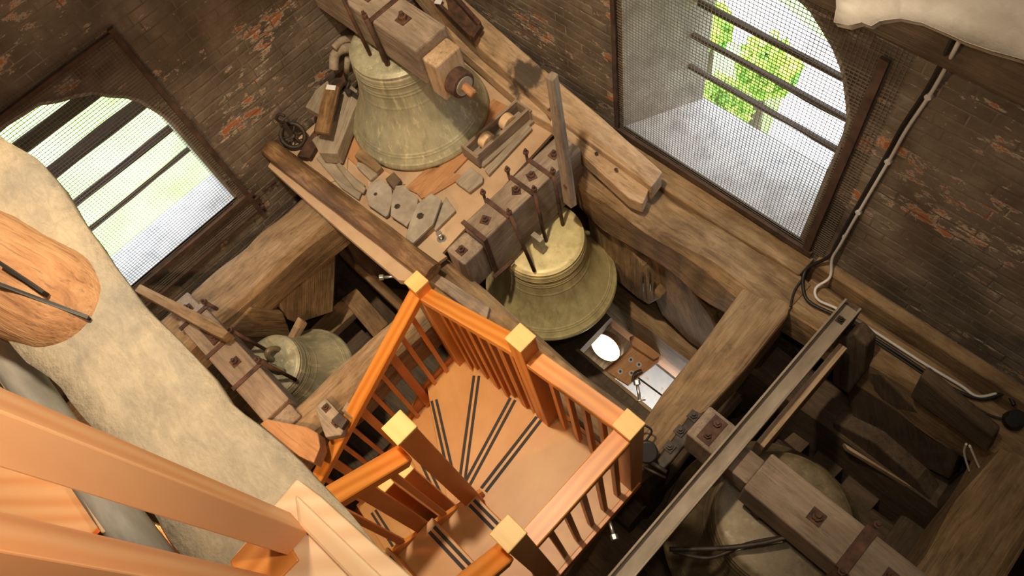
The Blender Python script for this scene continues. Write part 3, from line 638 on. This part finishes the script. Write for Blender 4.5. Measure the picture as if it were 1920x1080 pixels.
# ------------------------------------------------------------------ loose things on platform and frame
t = thing('round_log', 'long dark-stained rounded log lying along the front of the platform', 'log', P(665, 395, .03))
def rough_log(name, a, b, r, mat, parent, n=16, k=22, sq=.8, rd=0):
    a, b = Vector(a), Vector(b); M = frame(a, b - a); L = (b - a).length; vs = []; fs = []
    for i in range(k + 1):
        for j in range(n):
            u = 2*math.pi*j/n; s = r * (1 + .07 * noise.noise(Vector((i * .35, math.cos(u) * 1.3, math.sin(u) * 1.3)) + a)); e = max(0, (i / k - (1 - rd)) / rd) if rd else 0; s *= math.sqrt(1 - .85 * e * e); vs.append((L*i/k, math.cos(u)*s, math.sin(u)*s*sq))
    for i in range(k):
        for j in range(n): p = i*n+j; q = i*n+(j+1) % n; fs.append([p, q, q+n, p+n])
    fs += [list(range(n)), list(range(k*n+n-1, k*n-1, -1))]
    o = link(name, mesh(name, vs, fs, mat, True), M, parent)
    for p in o.data.polygons[-2:]: p.use_smooth = False
    return o
rough_log('trunk', P(506, 278, .08), P(812, 511, .08), .072, M_LOG, t)
# small packing blocks on the platform
def block(px, z, th, m, label, cat, name, group=None, sub=0):
    o = pz(name, px, z, th, m, None, .006, sub); return tag(o, label, cat, group)
block([(672, 282), (682, 276), (716, 312), (706, 322), (664, 292)], .07, .055, M_BEAM, 'small worn wood wedge under the left rim of the upright bell', 'wedge', 'wood_wedge')
block([(668, 302), (690, 308), (708, 326), (694, 338), (668, 312)], .045, .03, M_DUSTY, 'flat dusty wood offcut just in front of the bell rim wedge', 'offcut', 'wood_offcut')
block([(722, 335), (738, 322), (752, 336), (738, 354)], .06, .05, M_BEAMD, 'dark wood block touching the front rim of the upright bell', 'block', 'wood_block')
block([(592, 296), (604, 288), (684, 346), (672, 374), (640, 352)], .03, .02, M_DUSTY, 'long narrow grey splintered board between log and bell', 'board', 'splintered_board')
block([(628, 308), (636, 304), (686, 352), (680, 362), (664, 352)], .05, .02, M_DUSTY, 'thin grey batten lying on the splintered board', 'batten', 'wood_batten')
# four bearing castings
def plate(px, z, hole, label, sz=.022):
    t = thing('bearing_casting', label, 'metal plate', P(px[0][0], px[0][1], z)); pz('plate', px, z, .025, M_PLATE, t, .005)
    if hole: c = P(hole[0], hole[1], z); disc('bolt_hole', c - Vector((0, 0, .002)), (0, 0, 1), sz, .004, M_IRON, t, 6)
plate([(686, 362), (694, 342), (714, 334), (734, 352), (736, 372), (728, 402), (722, 406), (690, 384)], .05, (704, 364), 'dusty metal casting nearest the log, leftmost of the four plates', .014)
plate([(734, 366), (742, 348), (756, 346), (784, 372), (780, 396), (762, 424), (732, 404)], .06, (745, 387), 'dusty metal plate with small round hole, second from the left')
plate([(782, 382), (808, 362), (828, 374), (812, 420), (774, 456), (760, 446), (768, 416)], .09, (788, 405), 'dusty metal plate with bright edge and large square hole, tilted on the others', .026)
plate([(806, 420), (836, 368), (854, 394), (846, 402), (816, 432)], .04, None, 'smooth dusty metal plate without a hole, rightmost of the four plates')
bt = thing('carriage_bolt', 'shiny zinc bolt with round washer standing on the platform corner', 'bolt', P(828, 446, .0))
disc('washer', P(828, 448, .002), (0, 0, 1), .032, .005, M_ZINC, bt); tube('shank', [P(828, 448, .005), P(824, 440, .07)], .010, M_ZINC, bt); disc('bolt_head', P(824, 440, .065), (0, 0, 1), .02, .018, M_ZINC, bt, 16)
# wheel bearing trough right of the first bell
tr = thing('bearing_trough', 'narrow wooden trough holding two pale rollers, beside the upright bell', 'roller trough', P(935, 260, .02))
a, b = P(890, 300, .03), P(985, 215, .03); d = (b - a).normalized(); n_ = Vector((-d.y, d.x, 0))
def tb(name, o0, o1, w, h, m): timber(name, a + d * o0[0] + n_ * o0[1] + Vector((0, 0, o0[2])), a + d * o1[0] + n_ * o1[1] + Vector((0, 0, o1[2])), w, h, m, tr, .004, ch=.06)
Lr = (b - a).length
tb('trough_base', (0, 0, .0), (Lr, 0, .0), .17, .03, M_DUSTY); tb('trough_side', (0, .07, .10), (Lr, .07, .10), .022, .10, M_HEAD); tb('trough_side', (0, -.045, .10), (Lr, -.045, .10), .022, .10, M_HEAD)
tb('trough_end', (-.01, .09, .10), (-.01, -.07, .10), .02, .10, M_HEAD); tb('trough_end', (Lr, .09, .09), (Lr, -.07, .09), .02, .09, M_HEAD)
for s_ in (.14, .34): disc('roller', a + d * s_ + n_ * -.02 + Vector((0, 0, .065)), n_, .06, .06, M_PALEP, tr)
block([(853, 340), (882, 312), (905, 330), (905, 340), (880, 360)], .045, .025, M_DUSTY, 'square dusty board at the near end of the roller trough', 'board', 'wood_board')
block([(908, 318), (990, 232), (998, 240), (916, 328)], .04, .02, M_DUSTY, 'thin strip of wood lying along the outer side of the roller trough', 'batten', 'wood_batten')
# group of old fittings left of the bell
block([(590, 270), (584, 262), (600, 248), (632, 160), (648, 150), (678, 176), (660, 214), (632, 288), (598, 286)], .16, .12, M_DUSTY, 'thick pale-grey shaped timber leaning between wall and upright bell', 'timber', 'shaped_timber')
block([(602, 238), (588, 246), (590, 234), (618, 168), (622, 156), (642, 130), (648, 150), (624, 180)], .24, .03, M_RUST, 'rusty-brown iron bar lying on the shaped timber', 'iron bar', 'iron_bar')
block([(589, 245), (609, 158), (636, 162), (616, 250)], .29, .03, M_LOG, 'dark stained wood board with white sticker, on the rusty bar', 'board', 'stained_board')
block([(610, 167), (613, 158), (630, 160), (628, 169)], .295, .004, M_TAG, 'small white sticker on the dark stained board', 'sticker', 'paper_tag')
block([(556, 292), (575, 262), (592, 240), (600, 262), (580, 296)], .06, .05, M_RUST, 'short rust-brown wooden wedge next to the pulley wheel', 'wedge', 'wood_wedge')
block([(572, 200), (592, 168), (614, 150), (620, 166), (600, 216), (590, 210)], .26, .06, M_DUSTY, 'rounded grey wooden cleat against the left wall', 'cleat', 'wooden_cleat')
fit = thing('iron_bracket', 'small black iron bracket with two studs on the shaped timber', 'bracket', P(655, 168, .17))
timber('plate', P(642, 162, .18), P(672, 182, .18), .035, .02, M_IRON, fit, .003); tube('stud', [P(650, 166, .18), P(656, 150, .2)], .010, M_IRON, fit); tube('stud', [P(668, 180, .18), P(678, 164, .2)], .010, M_IRON, fit); disc('boss', P(655, 176, .18), (0, 0, 1), .022, .03, M_IRON, fit)
arc = thing('curved_rim', 'curved grey wooden wheel segment standing against the wall behind the bell', 'wheel segment', P(645, 95, .25))
tube('rim', smooth_path([P(626, 130, .35), P(628, 104, .42), P(642, 92, .45), P(662, 90, .45), P(680, 92, .45)]), .035, M_DUSTY, arc)
tube('rim', smooth_path([P(626, 90, .5), P(645, 74, .5), P(680, 72, .5)]), .025, M_DUSTY, arc); tube('peg', [P(650, 135, .3), P(652, 110, .42)], .022, M_DUSTY, arc)
# pulley wheel against the left wall
pu = thing('pulley_wheel', 'small black iron pulley wheel with spokes and hook, leaning at the left wall', 'pulley', P(549, 256, .05))
c = P(549, 254, .10); nx = Vector((.62, -.42, .66)).normalized(); e1 = nx.orthogonal().normalized(); e2 = nx.cross(e1); Rw = .085
tube('rim', [c + (e1*math.cos(2*math.pi*i/28) + e2*math.sin(2*math.pi*i/28))*Rw for i in range(29)], .016, M_IRON, pu, 8, False); disc('hub', c - nx * .02, nx, .018, .04, M_IRON, pu)
for i in range(6): u = math.pi*i/3 + .3; tube('spoke', [c, c + (e1*math.cos(u) + e2*math.sin(u))*Rw], .008, M_IRON, pu, 6)
k0 = P(543, 243, .16); k1 = P(531, 229, .24)
timber('yoke', c + nx * .02, k1, .03, .012, M_IRON, pu, .002)
tube('hook', smooth_path([k1, P(524, 228, .26), P(518, 222, .30), P(524, 214, .33), P(534, 218, .32)]), .010, M_IRON, pu, 8)
wb = thing('wall_bracket', 'small square rusty bracket on the left wall at the lower corner of the mesh window', 'bracket', PX(478, 374, XW))
box('plate', (XW, PX(478, 374, XW).y - .03, PX(478, 374, XW).z - .03), (XW + .03, PX(478, 374, XW).y + .03, PX(478, 374, XW).z + .03), M_RUST, wb); tube('arm', [PX(492, 358, XW + .02), PX(516, 340, XW + .02)], .01, M_RUST, wb)
# long plank on the right-wall beam
lp = thing('long_plank', 'long pale thick plank with a dark smear, lying on the frame by the right wall', 'plank', P(1050, 180, .2))
pl_top = [PC(812, -50, .36), PC(870, 0, .33), PC(1000, 112, .26), PC(1120, 212, .2), PC(1243, 322, .13), PC(1222, 350, .13), PC(1100, 262, .16), PC(1030, 205, .2), PC(900, 90, .3), PC(780, -30, .36)]
prism('board', pl_top, (0, 0, -.16), stained(M_BEAML, 'tarred_pale_oak', P(986, 142, .26), .12), lp, .012, xd=(1, 0, 0))
prism('lower_board', [P(1040, 205, .15), P(1100, 258, .12), P(1220, 348, .07), P(1205, 382, .07), P(1180, 372, .07), P(1097, 296, .09), P(1030, 232, .12)], (0, 0, -.11), M_BEAML, lp, .008, xd=(1, 0, 0))
prism('side_board', [PC(740, -60, .22), PC(800, -20, .2), P(1000, 175, .13), P(1038, 236, .10), P(1000, 215, .10), P(860, 90, .15)], (0, 0, -.1), stained(M_BEAML, 'tarred_oak_side', P(962, 162, .2), .09), lp, .008, xd=(1, 0, 0))
for q, r_ in (((1118, 288), .012), ((1155, 318), .012)): disc('screw_hole', P(q[0], q[1], .115), (0, 0, 1), r_, .004, M_IRON, lp, 12)
cr = thing('rusty_channel', 'short rusty iron trough with a label, lying on the long plank at the top', 'iron trough', P(860, 30, .38))
pz('base', [(812, 0), (838, -22), (900, 48), (880, 66)], .375, .03, M_RUST, cr, .004); pz('side', [(812, 0), (816, -4), (888, 62), (882, 68)], .42, .045, M_RUST, cr, .003); pz('side', [(836, -22), (842, -26), (902, 40), (897, 46)], .42, .045, M_RUST, cr, .003)
pz('end', [(883, 66), (897, 44), (903, 48), (888, 70)], .42, .045, M_RUST, cr, .003); pz('label_plate', [(814, 6), (818, -6), (830, -2), (826, 8)], .43, .004, M_TAG, cr, 0)
# upright board leaning on the second bell's headstock
lb = thing('leaning_board', 'tall narrow weathered board standing upright beside the second headstock', 'board', P(1065, 388, .05))
top = [P(1022, 144, 1.0), P(1034, 132, 1.0), P(1047, 138, 1.0), P(1036, 152, 1.0)]; bot = [P(1056, 380, .02), P(1068, 372, .02), P(1083, 384, .02), P(1071, 392, .02)]
world_obj('plank', bot + top, [[0, 1, 2, 3], [4, 5, 6, 7], [0, 1, 5, 4], [1, 2, 6, 5], [2, 3, 7, 6], [3, 0, 4, 7]], frame(bot[0], top[0] - bot[0]), M_HEAD, lb, .006)
bolt(P(1062, 345, .2), lb, .02, up=(.5, -.8, .2)); bolt(P(1034, 205, .75), lb, .014, up=(-.5, -.8, .2), plate=False)
# loose plank on the beam beside the stair
block([(790, 515), (806, 503), (918, 575), (912, 598), (900, 596)], ZT + .05, .05, M_HEAD, 'short loose plank with a nail, lying on the beam behind the stair rail', 'plank', 'loose_plank')
block([(640, 770), (650, 752), (672, 768), (660, 786)], -.04, .06, M_HEAD, 'small square wood block on the beam left of the descending handrail', 'block', 'wood_block')
block([(575, 800), (596, 812), (600, 838), (588, 868), (560, 855), (487, 795), (500, 785)], .0, .12, M_ORNG, 'reddish new timber end beside the small bell and plaster beam', 'timber', 'reddish_timber')
bg_ = thing('iron_bearing', 'old iron bearing with square bolts on the beam beside the small bell', 'bearing', P(625, 760, -.05))
pz('bearing_base', [(590, 765), (610, 745), (650, 790), (640, 815), (610, 820)], -.03, .07, M_DUSTY, bg_, .008); bolt(P(612, 765, -.03), bg_, .022); bolt(P(632, 792, -.03), bg_, .026); pz('bearing_cap', [(620, 788), (636, 772), (652, 786), (640, 804)], .02, .05, M_IRON, bg_, .006)
# ------------------------------------------------------------------ plastered beams under the floor above
pb = thing('plastered_beam', 'broad cream plastered beam crossing diagonally in the left foreground', 'beam', P(400, 800, 2.3))
pts = [(-420, 60), (-40, 230), (0, 255), (60, 292), (108, 345), (160, 428), (215, 500), (262, 560), (335, 645), (425, 745), (560, 862), (640, 950), (705, 1030), (760, 1085), (800, 1130), (420, 1160), (345, 1048), (300, 990), (245, 905), (195, 835), (150, 780), (105, 725), (45, 675), (-60, 560), (-420, 330)]
def slab(name, px, z, th, mat, parent, amp=.012, cut=.045):
    loop = []
    W0 = [P(x, y, z) for x, y in px]; W0 = [Vector((v.x, min(v.y, 2.39), v.z)) for v in W0]; n = len(W0)
    for i in range(n):
        a_, b_ = W0[i], W0[(i+1) % n]; k = max(1, int((b_ - a_).length / cut))
        for j in range(k): loop.append(a_.lerp(b_, j / k))
    bm = bmesh.new(); vs = [bm.verts.new(v) for v in loop]; f = bm.faces.new(vs)
    ext = bmesh.ops.inset_region(bm, faces=[f], thickness=.03, depth=0)
    bmesh.ops.triangulate(bm, faces=[q for q in bm.faces if len(q.verts) > 4])
    for q in range(3): bmesh.ops.subdivide_edges(bm, edges=[e for e in bm.edges if e.calc_length() > .10], cuts=1, use_grid_fill=False); bmesh.ops.triangulate(bm, faces=bm.faces[:])
    bnd = [v for v in bm.verts if v.is_boundary]; be = [e for e in bm.edges if e.is_boundary]
    r_ = bmesh.ops.extrude_edge_only(bm, edges=be); nv = [g for g in r_['geom'] if isinstance(g, bmesh.types.BMVert)]
    for v in nv: v.co.z -= th * .2; v.co.x += noise.noise(v.co * 7) * .01
    for v in bnd: v.co.z -= .012
    be = [e for e in r_['geom'] if isinstance(e, bmesh.types.BMEdge) and e.is_boundary]
    r2 = bmesh.ops.extrude_edge_only(bm, edges=be); nv2 = [g for g in r2['geom'] if isinstance(g, bmesh.types.BMVert)]
    cy = sum(v.y for v in loop) / len(loop)
    for v in nv2: v.co.z -= th * .8; v.co.y += .6 * th * (1 if v.co.y < cy else -1)
    be = [e for e in r2['geom'] if isinstance(e, bmesh.types.BMEdge) and e.is_boundary]
    bmesh.ops.holes_fill(bm, edges=be, sides=0)
    for v in bm.verts: v.co += Vector((noise.noise(v.co * 6 + Vector((3, 3, 3))), noise.noise(v.co * 6), noise.noise(v.co * 4.5 + Vector((7, 0, 0))) * 1.0)) * amp
    bmesh.ops.recalc_face_normals(bm, faces=bm.faces)
    me = bpy.data.meshes.new(name); M = Matrix.Translation(W0[0]); bm.transform(M.inverted()); bm.to_mesh(me); bm.free(); me.materials.append(mat)
    for p in me.polygons: p.use_smooth = True
    return link(name, me, M, parent)
slab('plaster_body', pts, 2.3, .26, M_PLASTER, pb)
lg = thing('hewn_log', 'rounded brown hewn log end with long cracks, bedded in the plastered beam', 'log', P(90, 560, 2.4))
rough_log('log_body', P(-260, 360, 2.36), P(186, 614, 2.25), .165, M_LOG2, lg, 24, 40, .75, .22)
for a_, b_, za_, zb_ in (((-10, 487), (80, 548), 2.447, 2.405), ((-10, 528), (165, 594), 2.430, 2.325)):
    A, B_ = P(a_[0], a_[1], za_), P(b_[0], b_[1], zb_); timber('crack', A, B_, .010, .03, M_BLACK, lg, .004)
ub = thing('plaster_overhang', 'ragged cream plaster overhang high in the upper right corner', 'plaster', P(1750, 30, 2.0))
slab('plaster_body', [(1568, -60), (1570, 10), (1565, 38), (1592, 44), (1618, 36), (1636, 42), (1652, 32), (1690, 26), (1730, 34), (1780, 56), (1812, 72), (1860, 90), (1930, 106), (2050, 140), (2050, -60)], 2.30, .05, M_PLASTER2, ub, .008)
tag(timber('wall_plate', (-1.3, 2.33, 1.98), (1.2, 2.33, 1.98), .15, .16, M_BEAMD, None, .01), 'dark timber under the plaster overhang, against the right wall', 'timber')
# guard posts and floor edge close to the camera
gp = thing('guard_post', 'pinkish pine guard post rising from the floor edge in the foreground', 'post', P(555, 1000, 2.35))
def vpost(corners, z0, z1, m, parent, name='post'):
    b_ = [P(x, y, z0) for x, y in corners]; b_.append(b_[0] + b_[2] - b_[1])
    return prism(name, [Vector((v.x, v.y, z0)) for v in b_], (0, 0, z1 - z0), m, parent, .003, xd=(0, 0, 1))
vpost([(544, 960), (578, 998), (540, 1042)], 2.36, 3.75, M_NPINE, gp)
gp2 = thing('guard_post', 'second pine guard post along the very bottom left edge', 'post', P(500, 1110, 2.35))
vpost([(508, 1078), (560, 1130), (500, 1190)], 2.36, 3.7, M_NPINE, gp2)
fe = thing('floor_edge', 'pale pine floor edging with rounded grooves at the foot of the guard post', 'floor edging', P(620, 1010, 2.35))
pz('edging_board', [(556, 897), (600, 930), (700, 1020), (775, 1085), (800, 1120), (560, 1140), (500, 1060), (430, 1052), (508, 952)], 2.355, .03, M_PALEP, fe, .006)
pz('edging_board', [(552, 925), (566, 938), (735, 1100), (700, 1130), (560, 985)], 2.372, .018, M_PALEP, fe, .008)
pz('edging_board', [(430, 1052), (500, 975), (520, 985), (560, 1050), (520, 1090), (440, 1085)], 2.362, .02, M_PINE, fe, .004)
gpole = thing('grey_pole', 'grey painted round pole running below the plastered beam in the left foreground', 'pole', P(120, 850, 2.0))
tube('pole', [P(-60, 590, 1.95), P(30, 690, 1.95), P(210, 950, 1.95), P(330, 1110, 1.95)], .062, M_GREY, gpole, 20)
uf = thing('upper_stair', 'orange pine boards of the upper stair in the bottom left corner', 'stair boards', P(60, 850, 2.0))
for q, z, m in (([(-40, 700), (20, 740), (130, 810), (60, 860), (-40, 830)], 1.7, M_PINE), ([(-40, 745), (120, 815), (112, 826), (-40, 770)], 1.75, M_PALEP), ([(-40, 870), (110, 880), (215, 960), (160, 1010), (-40, 1010)], 1.9, M_NPINE), ([(108, 858), (130, 862), (215, 990), (190, 1000)], 2.0, M_PALEP)):
    pz('stair_board', q, z, .03, m, uf, .004)
tag(pz('beam_end', [(225, 960), (300, 985), (345, 1060), (260, 1090), (200, 1040)], 1.6, .2, M_LOG, None, .01), 'brown timber end in the gap between grey pole and plastered beam', 'timber')
# ------------------------------------------------------------------ cables
wc = thing('white_cable', 'white cable clipped down the right wall and along the frame beam', 'cable', PY(1700, 240, 2.4))
down = [PY(1805, 66, 2.235), PY(1788, 98, 2.24), PY(1772, 130, 2.34), PY(1744, 178, 2.40), PY(1700, 243, 2.40), PY(1668, 300, 2.40), PY(1612, 395, 2.40), PY(1575, 460, 2.39), PY(1560, 486, 2.38)]
low = [P(1556, 520, -.02), P(1530, 540, -.06), P(1534, 562, -.08), P(1572, 580, -.08), P(1640, 622, -.08), P(1730, 680, -.08), P(1800, 722, -.08), P(1832, 743, -.08), P(1868, 738, -.08)]
tube('sheath', smooth_path(down + low), .0085, M_CWHITE, wc)
for q in ((1744, 178), (1668, 300), (1612, 395), (1585, 440)): disc('cable_clip', PY(q[0], q[1], 2.412), (0, -1, 0), .016, .02, M_CWHITE, wc, 8)
bc = thing('black_cable', 'black cable running beside the white one to a junction box', 'cable', PY(1700, 240, 2.41))
tube('sheath', smooth_path([q + Vector((-.022, .004, 0)) for q in down] + [P(1512, 505, -.05), P(1506, 540, -.08), P(1520, 568, -.085), P(1580, 598, -.085), P(1680, 660, -.085), P(1780, 725, -.085), P(1840, 748, -.085), P(1885, 738, -.08), P(1902, 760, -.07)]), .0105, M_BLACK, bc)
tube('sheath', smooth_path([P(1506, 522, -.08), P(1490, 545, -.09), P(1482, 575, -.09)]), .007, M_BLACK, bc)
tube('sheath', smooth_path([P(1590, 606, -.09), P(1700, 680, -.09), P(1790, 742, -.09), P(1850, 776, -.09), P(1880, 785, -.08)]), .006, M_BLACK, bc)
jb = thing('junction_box', 'black round junction box on the beam at the right picture edge', 'junction box', P(1900, 785, -.08))
disc('housing', P(1898, 790, -.09), (0, 0, 1), .055, .07, M_BLACK, jb, 16, .045); disc('lid', P(1898, 790, -.02), (0, 0, 1), .035, .012, M_BLACK, jb, 16)
fl_ = thing('floodlight', 'small black round lamp and cable clamped behind the landing corner newel', 'lamp', P(1210, 850, -.08))
disc('housing', P(1212, 845, -.05), (.3, -.3, 1), .06, .06, M_BLACK, fl_, 20); tube('cable', smooth_path([P(1208, 830, .0), P(1222, 808, .03), P(1205, 797, .05), P(1196, 806, .0)]), .006, M_BLACK, fl_)
tube('bracket', [P(1222, 868, -.04), P(1250, 885, -.04)], .012, M_IRON, fl_); tube('bracket', [P(1205, 875, -.06), P(1248, 896, -.08)], .008, M_IRON, fl_)
for k, q in enumerate(([(1812, 832), (1808, 850), (1818, 885)], [(1818, 835), (1832, 868), (1838, 880)])):
    o = tube('loose_wire', smooth_path([PY(x, y, 1.99) for x, y in q]), .006, M_CWHITE); tag(o, ('curved' if k == 0 else 'straight') + ' white loose wire end behind the lower right beam', 'wire')
# ------------------------------------------------------------------ hatch and the lit room below it
hl = thing('hatch_frame', 'wooden frame of the floor hatch below the golden bell', 'hatch', (-1.5, 1.8, ZF))
box('lining', (hx0 - .02, hy1, ZF - .3), (hx1, hy1 + .04, ZF + .05), M_ORNG, hl); box('lining', (hx0 - .02, hy0 - .03, ZF - .28), (hx1, hy0, ZF + .03), M_BEAML, hl)
pz('hatch_board', [(1132, 693), (1187, 648), (1236, 676), (1178, 722)], ZF + .02, .04, M_ORNG, hl)
for q in ((1163, 697), (1183, 675), (1198, 684), (1184, 700)): disc('washer', P(q[0], q[1], ZF + .02), (0, 0, 1), .026, .006, M_ZINC, hl, 16); bolt(P(q[0], q[1], ZF + .026), hl, .014, mat=M_IRON, plate=False)
tube('hatch_handle', smooth_path([P(1186, 716, ZF + .1), P(1190, 700, ZF + .12), P(1202, 694, ZF + .1)]), .012, M_IRON, hl); tube('hatch_bar', [P(1196, 708, ZF + .1), P(1242, 742, ZF + .05)], .008, M_IRON, hl)
lo_f = tag(box('floor_lower', (XW, YS, -3.95), (XE, YW, -3.85), M_LOWER, bev=0), kind='structure')
cl = thing('ceiling_lamp', 'round lit ceiling lamp in the room below, seen through the hatch', 'lamp', (-1.8, 1.9, ZF - .3))
bd = thing('whitewashed_board', 'whitewashed wooden boards behind the round lamp below the hatch', 'boards', P(1150, 650, ZF - .5))
pz('panel', [(1080, 660), (1130, 590), (1200, 640), (1148, 720)], ZF - .55, .05, M_WHITEW, bd)
c = P(1135, 652, -2.55); ax = Vector((.15, -.90, .42)).normalized()
disc('lamp_base', c - ax * .06, ax, .165, .06, M_HEAD, cl, 36, .17); disc('diffuser', c, ax, .155, .02, M_BULB, cl, 36, .13)
pz('lining', [(1180, 632), (1188, 628), (1244, 664), (1226, 674), (1186, 648)], ZF + .08, .12, M_ORNG, hl, .006)
light('lower_room_lamp', 'POINT', (-1.25, 1.75, -3.0), 40, (1, .96, .9), .1)
